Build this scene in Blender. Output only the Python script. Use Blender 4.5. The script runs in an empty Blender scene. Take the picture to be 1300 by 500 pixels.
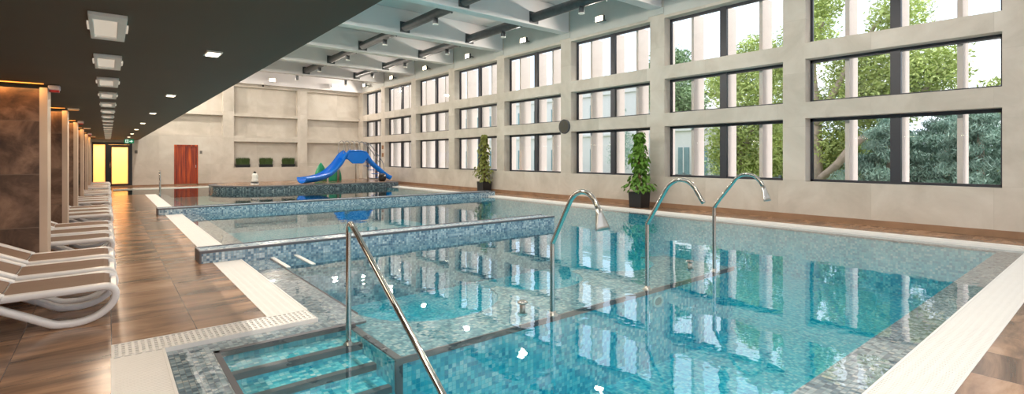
import bpy, bmesh, math, random
from mathutils import Vector, Matrix
random.seed(7)
C = bpy.context.scene
R = math.radians
PI = math.pi

# ------------------------------------------------------------------ camera, world, lights, exposure
cam_d = bpy.data.cameras.new('camera'); cam = bpy.data.objects.new('camera', cam_d); C.collection.objects.link(cam)
cam.location = (0, 0, 1.5); cam.rotation_euler = (R(90), 0, -math.atan2(513, 636.6))
cam_d.sensor_width = 36; cam_d.lens = 636.6 / 1300 * 36; cam_d.shift_y = -50 / 1300; cam_d.clip_end = 500
C.camera = cam
C.view_settings.view_transform = 'Standard'; C.view_settings.look = 'None'
C.view_settings.exposure = 0.12; C.view_settings.gamma = 1; C.view_settings.use_curve_mapping = False
try:
    C.cycles.max_bounces = 10; C.cycles.transparent_max_bounces = 24; C.cycles.diffuse_bounces = 5
    C.cycles.sample_clamp_indirect = 6; C.cycles.caustics_reflective = False; C.cycles.caustics_refractive = False
except Exception: pass
WORLD_S = 2.0; SUN_S = 3.4; FLOOD_W = 95.0; HID_W = 240.0

w = bpy.data.worlds.new('sky'); C.world = w; w.use_nodes = True
nt = w.node_tree; nt.nodes.clear(); N = nt.nodes.new; L = nt.links.new
out = N('ShaderNodeOutputWorld'); bg = N('ShaderNodeBackground'); tc = N('ShaderNodeTexCoord')
mp = N('ShaderNodeMapping'); mp.inputs['Scale'].default_value = (1, 1, 3.2)
no = N('ShaderNodeTexNoise'); no.inputs['Scale'].default_value = 2.2; no.inputs['Detail'].default_value = 6
cr = N('ShaderNodeValToRGB')
cr.color_ramp.elements[0].position = .38; cr.color_ramp.elements[0].color = (.66, .74, .86, 1)
cr.color_ramp.elements[1].position = .62; cr.color_ramp.elements[1].color = (.86, .88, .92, 1)
L(tc.outputs['Generated'], mp.inputs['Vector']); L(mp.outputs[0], no.inputs['Vector'])
L(no.outputs['Fac'], cr.inputs[0]); L(cr.outputs[0], bg.inputs['Color']); bg.inputs['Strength'].default_value = WORLD_S
L(bg.outputs[0], out.inputs[0])

def lamp(name, kind, loc, energy, color=(1, 1, 1), rot=(0, 0, 0), **kw):
    d = bpy.data.lights.new(name, kind); d.energy = energy; d.color = color
    for k, v in kw.items(): setattr(d, k, v)
    o = bpy.data.objects.new(name, d); C.collection.objects.link(o); o.location = loc; o.rotation_euler = rot
    return o
def aim(v): return Vector(v).to_track_quat('-Z', 'Y').to_euler()
lamp('sun', 'SUN', (0, 0, 20), SUN_S, (1, .95, .88), aim((-.35, 1, -1.6)), angle=R(6))
p = lamp('window_daylight', 'AREA', (13.62, 16.6, 3.4), 1, rot=aim((-1, 0, 0)), shape='RECTANGLE', size=33.5, size_y=5.2); p.data.size, p.data.size_y = 5.2, 33.5
p.rotation_euler = (0, R(90), 0); p.data.cycles.is_portal = True
p = lamp('end_daylight', 'AREA', (6, -4.05, 3.3), 1, rot=aim((0, 1, 0)), shape='RECTANGLE', size=13, size_y=5.6); p.data.cycles.is_portal = True

# ------------------------------------------------------------------ materials
MATS = {}
def newmat(name):
    m = bpy.data.materials.new(name); m.use_nodes = True; MATS[name] = m
    b = m.node_tree.nodes['Principled BSDF']; return m, m.node_tree, b
def S(r, g, b):
    f = lambda c: ((c / 255 + .055) / 1.055) ** 2.4 if c / 255 > .04045 else c / 255 / 12.92
    return (f(r), f(g), f(b), 1)
def plain(name, col, rough=.5, metal=0, var=.0, scale=5, bump=0, emit=None, es=0, stretch=(1, 1, 1), spec=.5):
    m, t, b = newmat(name); n = t.nodes.new; l = t.links.new
    b.inputs['Roughness'].default_value = rough; b.inputs['Metallic'].default_value = metal
    b.inputs['Specular IOR Level'].default_value = spec
    geo = n('ShaderNodeNewGeometry'); mp = n('ShaderNodeMapping'); mp.inputs['Scale'].default_value = stretch
    l(geo.outputs['Position'], mp.inputs['Vector'])
    no = n('ShaderNodeTexNoise'); no.inputs['Scale'].default_value = scale; no.inputs['Detail'].default_value = 5; l(mp.outputs[0], no.inputs['Vector'])
    rp = n('ShaderNodeMapRange'); rp.inputs[1].default_value = .25; rp.inputs[2].default_value = .75
    rp.inputs[3].default_value = 1 - var; rp.inputs[4].default_value = 1 + var; l(no.outputs['Fac'], rp.inputs[0])
    mx = n('ShaderNodeMix'); mx.data_type = 'RGBA'; mx.blend_type = 'MULTIPLY'; mx.inputs[0].default_value = 1
    mx.inputs[6].default_value = col
    cb = n('ShaderNodeCombineColor'); [l(rp.outputs[0], cb.inputs[i]) for i in range(3)]
    l(cb.outputs[0], mx.inputs[7]); l(mx.outputs[2], b.inputs['Base Color'])
    if bump:
        bp = n('ShaderNodeBump'); bp.inputs['Strength'].default_value = bump; bp.inputs['Distance'].default_value = .01
        l(no.outputs['Fac'], bp.inputs['Height']); l(bp.outputs[0], b.inputs['Normal'])
    if emit: b.inputs['Emission Color'].default_value = emit; b.inputs['Emission Strength'].default_value = es
    return m
def math_(t, op, a, b=None, c=None):
    n = t.nodes.new('ShaderNodeMath'); n.operation = op
    for i, v in enumerate((a, b, c)):
        if v is None: continue
        if isinstance(v, (int, float)): n.inputs[i].default_value = v
        else: t.links.new(v, n.inputs[i])
    return n.outputs[0]
def ramp(t, fac, stops, interp='LINEAR'):
    r = t.nodes.new('ShaderNodeValToRGB'); r.color_ramp.interpolation = interp
    e = r.color_ramp.elements
    while len(e) < len(stops): e.new(.5)
    for i, (p_, c_) in enumerate(stops): e[i].position = p_; e[i].color = c_
    t.links.new(fac, r.inputs[0]); return r.outputs[0]
def mixc(t, f, a, b, mode='MIX'):
    n = t.nodes.new('ShaderNodeMix'); n.data_type = 'RGBA'; n.blend_type = mode
    for i, v in ((0, f), (6, a), (7, b)):
        if isinstance(v, (int, float)): n.inputs[i].default_value = v
        elif isinstance(v, tuple): n.inputs[i].default_value = v
        else: t.links.new(v, n.inputs[i])
    return n.outputs[2]

def mosaic(name, stops, size=.034, grout=(.25, .28, .3, 1), rough=.25):
    """small square glass tiles on any axis-aligned face, a random colour for each tile"""
    m, t, b = newmat(name); l = t.links.new
    geo = t.nodes.new('ShaderNodeNewGeometry')
    off = t.nodes.new('ShaderNodeVectorMath'); off.operation = 'MULTIPLY_ADD'
    off.inputs[1].default_value = (1 / size,) * 3; off.inputs[2].default_value = (.37, .37, .37); l(geo.outputs['Position'], off.inputs[0])
    fl = t.nodes.new('ShaderNodeVectorMath'); fl.operation = 'FLOOR'; l(off.outputs[0], fl.inputs[0])
    wn = t.nodes.new('ShaderNodeTexWhiteNoise'); wn.noise_dimensions = '3D'; l(fl.outputs[0], wn.inputs['Vector'])
    big = t.nodes.new('ShaderNodeTexNoise'); big.inputs['Scale'].default_value = 9; l(geo.outputs['Position'], big.inputs['Vector'])
    v = math_(t, 'ADD', math_(t, 'MULTIPLY', wn.outputs['Value'], .8), math_(t, 'MULTIPLY', math_(t, 'SUBTRACT', big.outputs['Fac'], .3), .5))
    col = ramp(t, v, stops)
    fr = t.nodes.new('ShaderNodeVectorMath'); fr.operation = 'FRACTION'; l(off.outputs[0], fr.inputs[0])
    sp = t.nodes.new('ShaderNodeSeparateXYZ'); l(fr.outputs[0], sp.inputs[0])
    sn = t.nodes.new('ShaderNodeSeparateXYZ'); l(geo.outputs['True Normal'], sn.inputs[0])
    gs = []
    for i in range(3):
        e = math_(t, 'LESS_THAN', sp.outputs[i], .1)
        gs.append(math_(t, 'MULTIPLY', e, math_(t, 'LESS_THAN', math_(t, 'ABSOLUTE', sn.outputs[i]), .6)))
    g = math_(t, 'MAXIMUM', math_(t, 'MAXIMUM', gs[0], gs[1]), gs[2])
    l(mixc(t, g, col, grout), b.inputs['Base Color']); b.inputs['Roughness'].default_value = rough
    return m
mosaic('mosaic_rim', [(0, S(72, 92, 112)), (.3, S(116, 144, 162)), (.55, S(158, 186, 198)), (.85, S(204, 218, 224)), (1, S(224, 216, 198))], grout=S(140, 148, 152))
mosaic('mosaic_curb', [(0, S(76, 104, 132)), (.3, S(118, 148, 170)), (.6, S(160, 185, 200)), (1, S(215, 225, 228))], grout=S(150, 160, 165), size=.038)
mosaic('mosaic_pool', [(0, S(14, 150, 188)), (.35, S(50, 196, 222)), (.65, S(120, 228, 240)), (1, S(225, 248, 250))], grout=S(90, 200, 214), size=.038)
mosaic('mosaic_island', [(0, S(40, 50, 62)), (.4, S(70, 88, 102)), (.75, S(110, 130, 142)), (1, S(160, 172, 176))], grout=S(84, 90, 94), size=.052)
mosaic('mosaic_bench', [(0, S(30, 108, 132)), (.35, S(70, 150, 172)), (.65, S(126, 190, 204)), (1, S(206, 226, 226))], grout=S(96, 146, 156))
plain('nosing', S(98, 98, 104), .5, var=.08)

def tiles(name, base_stops, tile, joint, stretch, scale=1.6, rough=.35, axes=(0, 1), off=(0, 0), jw=.004):
    m, t, b = newmat(name); l = t.links.new
    geo = t.nodes.new('ShaderNodeNewGeometry'); sp = t.nodes.new('ShaderNodeSeparateXYZ'); l(geo.outputs['Position'], sp.inputs[0])
    ids, js = [], []
    for k in range(2):
        u = math_(t, 'DIVIDE', math_(t, 'ADD', sp.outputs[axes[k]], off[k]), tile[k])
        ids.append(math_(t, 'FLOOR', u)); js.append(math_(t, 'LESS_THAN', math_(t, 'FRACT', u), jw / tile[k]))
    j = math_(t, 'MAXIMUM', js[0], js[1])
    cb = t.nodes.new('ShaderNodeCombineXYZ'); l(ids[0], cb.inputs[0]); l(ids[1], cb.inputs[1])
    wn = t.nodes.new('ShaderNodeTexWhiteNoise'); wn.noise_dimensions = '3D'; l(cb.outputs[0], wn.inputs['Vector'])
    mp = t.nodes.new('ShaderNodeMapping'); mp.inputs['Scale'].default_value = stretch; l(geo.outputs['Position'], mp.inputs['Vector'])
    ad = t.nodes.new('ShaderNodeVectorMath'); ad.operation = 'MULTIPLY_ADD'; ad.inputs[1].default_value = (7, 7, 7)
    l(wn.outputs['Color'], ad.inputs[0]); l(mp.outputs[0], ad.inputs[2])
    no = t.nodes.new('ShaderNodeTexNoise'); no.inputs['Scale'].default_value = scale; no.inputs['Detail'].default_value = 7; no.inputs['Roughness'].default_value = .62
    no.inputs['Distortion'].default_value = .6; l(ad.outputs[0], no.inputs['Vector'])
    v = math_(t, 'ADD', no.outputs['Fac'], math_(t, 'MULTIPLY', math_(t, 'SUBTRACT', wn.outputs['Value'], .5), .07))
    col = ramp(t, v, base_stops)
    l(mixc(t, j, col, joint), b.inputs['Base Color'])
    b.inputs['Roughness'].default_value = rough
    return m
tiles('deck_tile', [(.3, S(82, 65, 54)), (.43, S(124, 99, 81)), (.56, S(168, 133, 106)), (.72, S(202, 168, 140))], (.585, 1.17), S(92, 74, 62), (.7, 2.6, 1), off=(-.02, .05), jw=.006, rough=.22, scale=1.1)
tiles('column_tile', [(.32, S(56, 40, 31)), (.46, S(96, 71, 54)), (.58, S(134, 104, 84)), (.74, S(170, 140, 116))], (1.3, .655), S(120, 100, 84), (1, 1, 1), axes=(0, 2), off=(5, .02), jw=.009, scale=2.3, rough=.4)
tiles('plaster', [(.3, S(186, 178, 166)), (.5, S(202, 194, 183)), (.7, S(214, 207, 197))], (1.97, 1.3), S(190, 182, 170), (1, 1, 1), axes=(1, 2), off=(.3, .35), jw=.006, scale=.9, rough=.75)
tiles('plaster_far', [(.3, S(190, 183, 171)), (.5, S(205, 197, 186)), (.7, S(216, 210, 200))], (2.4, 1.5), S(200, 192, 180), (1, 1, 1), axes=(0, 2), off=(.3, .35), jw=.004, scale=.9, rough=.75)
plain('skirting', S(150, 118, 92), .4, var=.2, scale=3)
plain('soffit_paint', S(86, 74, 60), .75, var=.05, scale=1.5)
plain('ceiling_paint', S(214, 212, 214), .8, var=.04, scale=1)
plain('beam_paint', S(226, 223, 224), .8, var=.04, scale=1)
plain('lit_side', S(206, 184, 164), .5, var=.1, scale=2.5)
plain('upper_wall_paint', S(196, 198, 194), .8, var=.03)
plain('white_plastic', S(240, 241, 243), .3, var=.01)
plain('grate_white', S(238, 236, 232), .45, var=.02)
plain('channel_shade', S(26, 24, 22), .9)
plain('sling', S(140, 118, 104), .85, var=.06, scale=160)
plain('steel', S(200, 198, 192), .16, metal=1, var=.04, scale=30)
plain('steel_satin', S(190, 186, 178), .3, metal=1, var=.05, scale=20)
plain('galvanised', S(84, 87, 90), .5, metal=.3, var=.25, scale=6)
plain('dark_frame', S(52, 54, 62), .4)
plain('black_frame', S(26, 24, 26), .35)
plain('fin_stone', S(226, 212, 206), .8, var=.03)
plain('white_render', S(224, 221, 220), .8, var=.03)
plain('planter_black', S(28, 28, 30), .4)
plain('soil', S(60, 45, 34), .9, var=.3, scale=40)
plain('grass_leaf', S(62, 84, 34), .6, var=.3, scale=14)
plain('leaf', S(96, 138, 48), .5, var=.45, scale=14)
plain('leaf_yellow', S(128, 134, 64), .5, var=.3, scale=14)
plain('stem', S(128, 100, 66), .7, var=.3, scale=40)
plain('tree_leaf', S(186, 200, 122), .6, var=.35, scale=1.3)
plain('tree_leaf_mid', S(140, 164, 122), .6, var=.35, scale=1.3)
plain('conifer_leaf', S(140, 168, 154), .65, var=.35, scale=2)
plain('bark', S(190, 172, 158), .85, var=.2, scale=7, bump=.5)
plain('lawn', S(106, 122, 78), .9, var=.2, scale=3)
plain('blue_slide', S(4, 116, 220), .22, var=.05, scale=2)
plain('green_plastic', S(34, 156, 108), .3, var=.12, scale=4)
plain('lamp_white', S(250, 246, 240), .5)
plain('lamp_recess', S(178, 170, 158), .6, emit=(1, .86, .7, 1), es=.42)
plain('warm_glow', S(255, 190, 110), .5, emit=(1, .36, .07, 1), es=.7)
plain('down_glow', S(255, 240, 220), .5, emit=(1, .8, .58, 1), es=6)
plain('flood_glow', S(255, 245, 230), .5, emit=(1, .80, .52, 1), es=14)
plain('sign_green', S(20, 110, 70), .5, emit=(.02, .3, .14, 1), es=.5)
plain('sign_white', S(240, 250, 244), .5, emit=(.8, 1, .9, 1), es=.7)
plain('device_red', S(190, 50, 50), .5)
plain('device_white', S(208, 204, 220), .5)
plain('switch_grey', S(110, 106, 100), .5)
plain('poster_brown', S(150, 104, 70), .6, var=.4, scale=40)
plain('figure_white', S(236, 232, 226), .4)
plain('figure_black', S(36, 34, 32), .4, var=.4, scale=20)
plain('clock_face', S(74, 70, 60), .7, var=.25, scale=70)
plain('warm_wall', S(255, 214, 140), .7, var=.04)
plain('dark_glass', S(120, 150, 155), .15, var=.25, scale=.7)
# orange veneer
m, t, b = newmat('orange_wood')
geo = t.nodes.new('ShaderNodeNewGeometry'); mp = t.nodes.new('ShaderNodeMapping'); mp.inputs['Scale'].default_value = (14, 14, .6); t.links.new(geo.outputs['Position'], mp.inputs['Vector'])
no = t.nodes.new('ShaderNodeTexNoise'); no.inputs['Scale'].default_value = 1; no.inputs['Detail'].default_value = 4; t.links.new(mp.outputs[0], no.inputs['Vector'])
t.links.new(ramp(t, no.outputs['Fac'], [(.3, S(84, 24, 6)), (.5, S(150, 52, 12)), (.7, S(212, 96, 28))]), b.inputs['Base Color']); b.inputs['Roughness'].default_value = .35
def schlick(t, f0, power, normal=None):
    lw = t.nodes.new('ShaderNodeLayerWeight'); lw.inputs['Blend'].default_value = .5
    if normal: t.links.new(normal, lw.inputs['Normal'])
    return math_(t, 'ADD', math_(t, 'MULTIPLY', math_(t, 'POWER', lw.outputs['Facing'], power), 1 - f0), f0)
# window glass: clear with a fresnel gloss
m, t, b = newmat('glass'); t.nodes.remove(b); o_ = t.nodes['Material Output']
tr = t.nodes.new('ShaderNodeBsdfTransparent'); tr.inputs[0].default_value = (.97, .985, .985, 1); gl = t.nodes.new('ShaderNodeBsdfGlossy'); gl.inputs['Roughness'].default_value = 0.02
mx = t.nodes.new('ShaderNodeMixShader')
t.links.new(schlick(t, .02, 6), mx.inputs[0]); t.links.new(tr.outputs[0], mx.inputs[1]); t.links.new(gl.outputs[0], mx.inputs[2]); t.links.new(mx.outputs[0], o_.inputs[0])
# frosted warm door glass
m, t, b = newmat('frosted_glass'); t.nodes.remove(b); o_ = t.nodes['Material Output']
tr = t.nodes.new('ShaderNodeBsdfTranslucent'); tr.inputs[0].default_value = (1, .9, .7, 1)
t2 = t.nodes.new('ShaderNodeBsdfTransparent'); mx = t.nodes.new('ShaderNodeMixShader'); mx.inputs[0].default_value = .45
t.links.new(tr.outputs[0], mx.inputs[1]); t.links.new(t2.outputs[0], mx.inputs[2]); t.links.new(mx.outputs[0], o_.inputs[0])
# pool water: rippled fresnel surface over an absorbing body
m, t, b = newmat('water'); t.nodes.remove(b); o_ = t.nodes['Material Output']
tr = t.nodes.new('ShaderNodeBsdfTransparent'); gl = t.nodes.new('ShaderNodeBsdfGlossy'); gl.inputs['Roughness'].default_value = 0.012
mx = t.nodes.new('ShaderNodeMixShader')
geo = t.nodes.new('ShaderNodeNewGeometry')
n1 = t.nodes.new('ShaderNodeTexNoise'); n1.inputs['Scale'].default_value = 2.6; n1.inputs['Detail'].default_value = 2.5; n1.inputs['Distortion'].default_value = .4
n2 = t.nodes.new('ShaderNodeTexNoise'); n2.inputs['Scale'].default_value = 11; n2.inputs['Detail'].default_value = 1
for q in (n1, n2): t.links.new(geo.outputs['Position'], q.inputs['Vector'])
hh = math_(t, 'ADD', n1.outputs['Fac'], math_(t, 'MULTIPLY', n2.outputs['Fac'], .12))
bp = t.nodes.new('ShaderNodeBump'); bp.inputs['Strength'].default_value = 1; bp.inputs['Distance'].default_value = .0022
t.links.new(hh, bp.inputs['Height'])
t.links.new(bp.outputs[0], gl.inputs['Normal'])
up = t.nodes.new('ShaderNodeSeparateXYZ'); t.links.new(geo.outputs['True Normal'], up.inputs[0])
t.links.new(schlick(t, .085, 3.4, bp.outputs[0]), mx.inputs[0]); t.links.new(tr.outputs[0], mx.inputs[1]); t.links.new(gl.outputs[0], mx.inputs[2]); t.links.new(mx.outputs[0], o_.inputs[0])
va = t.nodes.new('ShaderNodeVolumeAbsorption'); va.inputs['Color'].default_value = (.0, .88, .94, 1); va.inputs['Density'].default_value = .34
t.links.new(va.outputs[0], o_.inputs['Volume'])

# ------------------------------------------------------------------ mesh helpers (all author in world metres)
class MB:
    def __init__(s): s.v = []; s.f = []; s.sm = []
    def add(s, vs, fs, smooth=False):
        k = len(s.v); s.v += [tuple(p) for p in vs]; s.f += [tuple(i + k for i in f) for f in fs]; s.sm += [smooth] * len(fs); return s
    def box(s, x0, x1, y0, y1, z0, z1):
        return s.add([(x, y, z) for z in (z0, z1) for y in (y0, y1) for x in (x0, x1)],
                     [(0, 2, 3, 1), (4, 5, 7, 6), (0, 1, 5, 4), (2, 6, 7, 3), (0, 4, 6, 2), (1, 3, 7, 5)])
    def prism(s, pts, z0, z1):
        n = len(pts)
        return s.add([(x, y, z0) for x, y in pts] + [(x, y, z1) for x, y in pts],
                     [tuple(range(n))[::-1], tuple(range(n, 2 * n))] + [(i, (i + 1) % n, n + (i + 1) % n, n + i) for i in range(n)])
    def sweep(s, pts, prof, up=(0, 0, 1), closed=False, caps=True, smooth=True, scale=None):
        """prof: list of (side, up) offsets swept along pts"""
        pts = [Vector(p) for p in pts]; n = len(pts); m = len(prof); vs = []
        up = Vector(up)
        for i, p in enumerate(pts):
            a = pts[i - 1] if (i or closed) else p; b = pts[(i + 1) % n] if (i < n - 1 or closed) else p
            tn = (b - a).normalized(); sd = tn.cross(up)
            if sd.length < 1e-4: sd = tn.cross(Vector((0, 1, 0)))
            sd.normalize(); u2 = sd.cross(tn).normalized(); k = scale[i] if scale else 1
            for q in prof: vs.append(p + sd * q[0] * k + u2 * q[1] * k)
        fs = []
        for i in range(n if closed else n - 1):
            for j in range(m):
                fs.append((i * m + j, i * m + (j + 1) % m, ((i + 1) % n) * m + (j + 1) % m, ((i + 1) % n) * m + j))
        if caps and not closed: fs += [tuple(range(m))[::-1], tuple((n - 1) * m + j for j in range(m))]
        return s.add(vs, fs, smooth)
    def tube(s, pts, r, seg=10, scale=None, closed=False):
        pts = [Vector(p) for p in pts]; d = (pts[-1] - pts[0]) if not closed else Vector((0, 0, 1))
        # pick an 'up' that is never parallel to the path
        cand = [Vector(c) for c in ((0, 0, 1), (0, 1, 0), (1, 0, 0), (.5, .6, .62))]
        best = min(cand, key=lambda c: max(abs((pts[i + 1] - pts[i]).normalized().dot(c)) for i in range(len(pts) - 1) if (pts[i + 1] - pts[i]).length > 1e-6))
        return s.sweep(pts, [(r * math.cos(2 * PI * k / seg), r * math.sin(2 * PI * k / seg)) for k in range(seg)], up=best, scale=scale, closed=closed)
    def lathe(s, cx, cy, prof, seg=20):
        vs = [(cx + r * math.cos(2 * PI * k / seg), cy + r * math.sin(2 * PI * k / seg), z) for r, z in prof for k in range(seg)]
        n = len(prof); fs = [(i * seg + k, i * seg + (k + 1) % seg, (i + 1) * seg + (k + 1) % seg, (i + 1) * seg + k) for i in range(n - 1) for k in range(seg)]
        fs += [tuple(range(seg))[::-1], tuple((n - 1) * seg + k for k in range(seg))]
        return s.add(vs, fs, True)
    def sphere(s, c, r, seg=14, sc=(1, 1, 1)):
        n = seg // 2; vs = []
        for i in range(1, n):
            a = PI * i / n
            for k in range(seg): vs.append((c[0] + r * sc[0] * math.sin(a) * math.cos(2 * PI * k / seg), c[1] + r * sc[1] * math.sin(a) * math.sin(2 * PI * k / seg), c[2] - r * sc[2] * math.cos(a)))
        b = len(vs); vs += [(c[0], c[1], c[2] - r * sc[2]), (c[0], c[1], c[2] + r * sc[2])]
        fs = [(i * seg + k, i * seg + (k + 1) % seg, (i + 1) * seg + (k + 1) % seg, (i + 1) * seg + k) for i in range(n - 2) for k in range(seg)]
        fs += [(b, (k + 1) % seg, k) for k in range(seg)] + [(b + 1, (n - 2) * seg + k, (n - 2) * seg + (k + 1) % seg) for k in range(seg)]
        return s.add(vs, fs, True)
    def build(s, name, mat, parent=None, bevel=0, fix=True):
        me = bpy.data.meshes.new(name)
        o = bpy.data.objects.new(name, me); C.collection.objects.link(o)
        org = Vector((0, 0, 0))
        if parent is not None:
            o.parent = parent; q = parent
            while q is not None: org += q.location; q = q.parent
        me.from_pydata([tuple(Vector(v) - org) for v in s.v], [], s.f)
        me.polygons.foreach_set('use_smooth', s.sm)
        if fix:
            bm = bmesh.new(); bm.from_mesh(me); bmesh.ops.recalc_face_normals(bm, faces=bm.faces); bm.to_mesh(me); bm.free()
        me.materials.append(MATS[mat]); me.update()
        if bevel:
            md = o.modifiers.new('bevel', 'BEVEL'); md.width = bevel; md.segments = 2; md.limit_method = 'ANGLE'
        return o
def B(*a): return MB().box(*a)
def struct(o, ): o['kind'] = 'structure'; return o
def tag(o, label, cat, group=None):
    o['label'] = label; o['category'] = cat
    if group: o['group'] = group
    return o
def empty(name, loc):
    o = bpy.data.objects.new(name, None); o.empty_display_size = .1; C.collection.objects.link(o); o.location = loc; return o
def dup(o, parent=None):
    c = o.copy(); C.collection.objects.link(c)
    if parent is not None: c.parent = parent
    for ch in [x for x in bpy.data.objects if x.parent == o]: dup(ch, c)
    return c
def catmull(pts, n=6):
    pts = [Vector(p) for p in pts]; out = []
    for i in range(len(pts) - 1):
        a = pts[max(i - 1, 0)]; b = pts[i]; c = pts[i + 1]; d = pts[min(i + 2, len(pts) - 1)]
        for k in range(n):
            u = k / n; out.append(.5 * ((2 * b) + (c - a) * u + (2 * a - 5 * b + 4 * c - d) * u * u + (3 * b - a - 3 * c + d) * u ** 3))
    return out + [pts[-1]]

# ------------------------------------------------------------------ setting: dimensions
XW = 13.1; YF = 32.5; YN = -4.0; XL = -2.6; ZC = 6.95; ZS = 2.42; XS = 1.25
BAY = [(4.98 + 3.935 * k, 1.56 + 3.935 * k) for k in range(8)]      # (far edge, near edge) of each opening
BAY[7] = (31.95, 29.1)
ROWS = [(.92, 2.45), (2.84, 3.88), (4.27, 5.72)]
PIERS = [1.30 - 3.935, 1.30] + [5.27 + 3.935 * k for k in range(7)]
DOORBAY = 7

# floor slabs
fl = MB(); ZB = -1.5
for a in ((XL, 1.17, 5.12, 25.25), (XL, .02, YN, 5.12), (.02, XW, YN, .72), (XL, XW, 30.45, YF), (XL, .18, 25.25, 30.45), (12.05, XW, .72, 30.45)): fl.box(*a, ZB, 0)
struct(fl.build('floor', 'deck_tile'))
# basin
bs = MB()
bs.box(.3, 11.7, .95, 24, ZB - .1, -1.0)                    # deep floor
bs.box(1.5, 7.9, 8.6, 16.2, -1.05, -.62)                    # shallow second pool
bs.box(.3, .65, 1.3, 4.8, -1.05, -.05); bs.box(.65, 1.9, 4.55, 4.8, -1.05, -.05); bs.box(1.5, 1.9, 4.79, 25.3, -1.05, -.05)
bs.box(.3, 11.7, 1.05, 1.4, -1.05, -.05); bs.box(11.3, 11.7, 1.4, 30.5, -1.05, -.05)
struct(bs.build('pool_floor', 'mosaic_pool'))
rm = MB()                                                    # mosaic rim just under the surface
for a in ((.34, .65, 1.08, 4.8), (.65, 1.9, 4.55, 4.8), (1.53, 1.9, 4.8, 25.3), (.34, 11.6, 1.08, 1.4), (11.3, 11.6, 1.4, 30.45)): rm.box(*a, -.06, -.035)
struct(rm.build('pool_rim_tile_strip', 'mosaic_rim'))
sh = MB(); sh.box(1.5, 11.7, 16.3, 30.5, -1.05, -.5); sh.box(.18, 1.6, 25.25, 30.5, -1.05, -.5)
plain('pale_pool_tile', S(206, 200, 180), .4, var=.06, scale=1.5)
struct(sh.build('shallow_pool_floor', 'pale_pool_tile'))
# dark edging along the rim
ed = MB()
for a in ((.645, .685, 1.4, 4.56), (.65, 1.78, 4.505, 4.56)): ed.box(*a, -.07, -.028)
ed.box(1.9, 1.92, 4.8, 8.2, -.06, -.03)
struct(ed.build('pool_rim_trim', 'nosing'))
# shallow solid under the grates, coloured near-black for the shade between slats
ch = MB()
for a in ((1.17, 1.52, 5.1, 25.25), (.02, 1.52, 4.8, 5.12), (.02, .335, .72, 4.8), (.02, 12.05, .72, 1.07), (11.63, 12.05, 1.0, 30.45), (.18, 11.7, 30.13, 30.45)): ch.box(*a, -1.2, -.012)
struct(ch.build('channel_shade_floor', 'channel_shade'))

def grate(x0, x1, y0, y1, along, label, pitch=.028, fillr=.78, mitre=None, solid=False, group='white drain grates round the pools'):
    t = empty('drain_grate', ((x0 + x1) / 2, (y0 + y1) / 2, 0))
    sl = MB(); z0, z1 = -.011, .002
    if solid: sl.box(x0 + .012, x1 - .012, y0, y1, z0, z1 - .002)
    elif along == 'y':
        y = y0
        while y + pitch * fillr < y1: sl.box(x0 + .01, x1 - .01, y, y + pitch * fillr, z0, z1 - .001); y += pitch
        for k in range(1, 5): xx = x0 + (x1 - x0) * k / 5; sl.box(xx - .012, xx + .012, y0, y1, z0, z1 - .002)
    else:
        x = x0
        while x + pitch * fillr < x1: sl.box(x, x + pitch * fillr, y0 + .01, y1 - .01, z0, z1 - .001); x += pitch
        for k in range(1, 6): yy = y0 + (y1 - y0) * k / 6; sl.box(x0, x1, yy - .013, yy + .013, z0, z1 - .002)
    sl.build('slats', 'grate_white', t)
    e = MB()
    if along == 'y': e.box(x0 - .004, x0 + .014, y0, y1, -.05, z1 + .002); e.box(x1 - .014, x1 + .004, y0, y1, -.05, z1 + .002)
    else: e.box(x0, x1, y0 - .004, y0 + .014, -.05, z1 + .002); e.box(x0, x1, y1 - .014, y1 + .004, -.05, z1 + .002)
    e.build('edge_rail', 'grate_white', t)
    return tag(t, label, 'drain grate', group)
grate(1.17, 1.53, 5.12, 8.26, 'y', 'wide white drain grate between the tiled deck and the first pool')
grate(1.17, 1.53, 8.74, 15.9, 'y', 'white drain grate along the deck beside the second pool', pitch=.04)
grate(1.17, 1.53, 16.36, 25.25, 'y', 'farthest white drain strip along the deck by the third pool', solid=True)
grate(.02, 1.53, 4.79, 5.12, 'x', 'white slotted drain grate behind the pool steps', pitch=.042, fillr=.46)
grate(.02, .345, .72, 4.79, 'y', 'white drain grate down the left side of the pool steps', pitch=.03, fillr=.9)
grate(.345, 12.05, .72, 1.08, 'x', 'long white drain grate along the near end of the pool', pitch=.034, fillr=.8)
grate(11.62, 12.05, 1.08, 30.1, 'y', 'long white drain strip along the foot of the window wall', solid=True)
grate(.18, 11.62, 30.12, 30.45, 'x', 'white drain strip along the far end of the third pool', solid=True)

# steps and submerged platform
NOS = [(4.53, -.05), (4.24, -.13), (3.95, -.215), (3.66, -.30), (3.36, -.39), (3.05, -.48)]
for k in range(1, len(NOS)):
    y, z = NOS[k]
    s_ = struct(B(.66, 1.745, y, 4.55, -1.02, z).build('pool_step_floor', 'mosaic_pool'))
    B(.665, 1.74, y - .006, y + .06, z - .045, z + .005).build('nosing', 'nosing', s_)
def arc(cx, cy, r, a0, a1, n=16): return [(cx + r * math.cos(R(a0 + (a1 - a0) * k / n)), cy + r * math.sin(R(a0 + (a1 - a0) * k / n))) for k in range(n + 1)]
pl = [(1.76, 3.62), (6.98, 3.62), (6.98, 4.75)]
for cx, r in ((5.92, .66), (4.38, .66), (2.78, .82)):
    pl += arc(cx, 5.0, r, -8, -172)
pl += [(1.9, 4.9), (1.76, 4.6)]
bn = struct(MB().prism(pl, -1.02, -.09).build('bench_floor', 'mosaic_pool')); MB().prism(pl, -.09, -.075).build('bench_top', 'mosaic_bench', bn)
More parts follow.
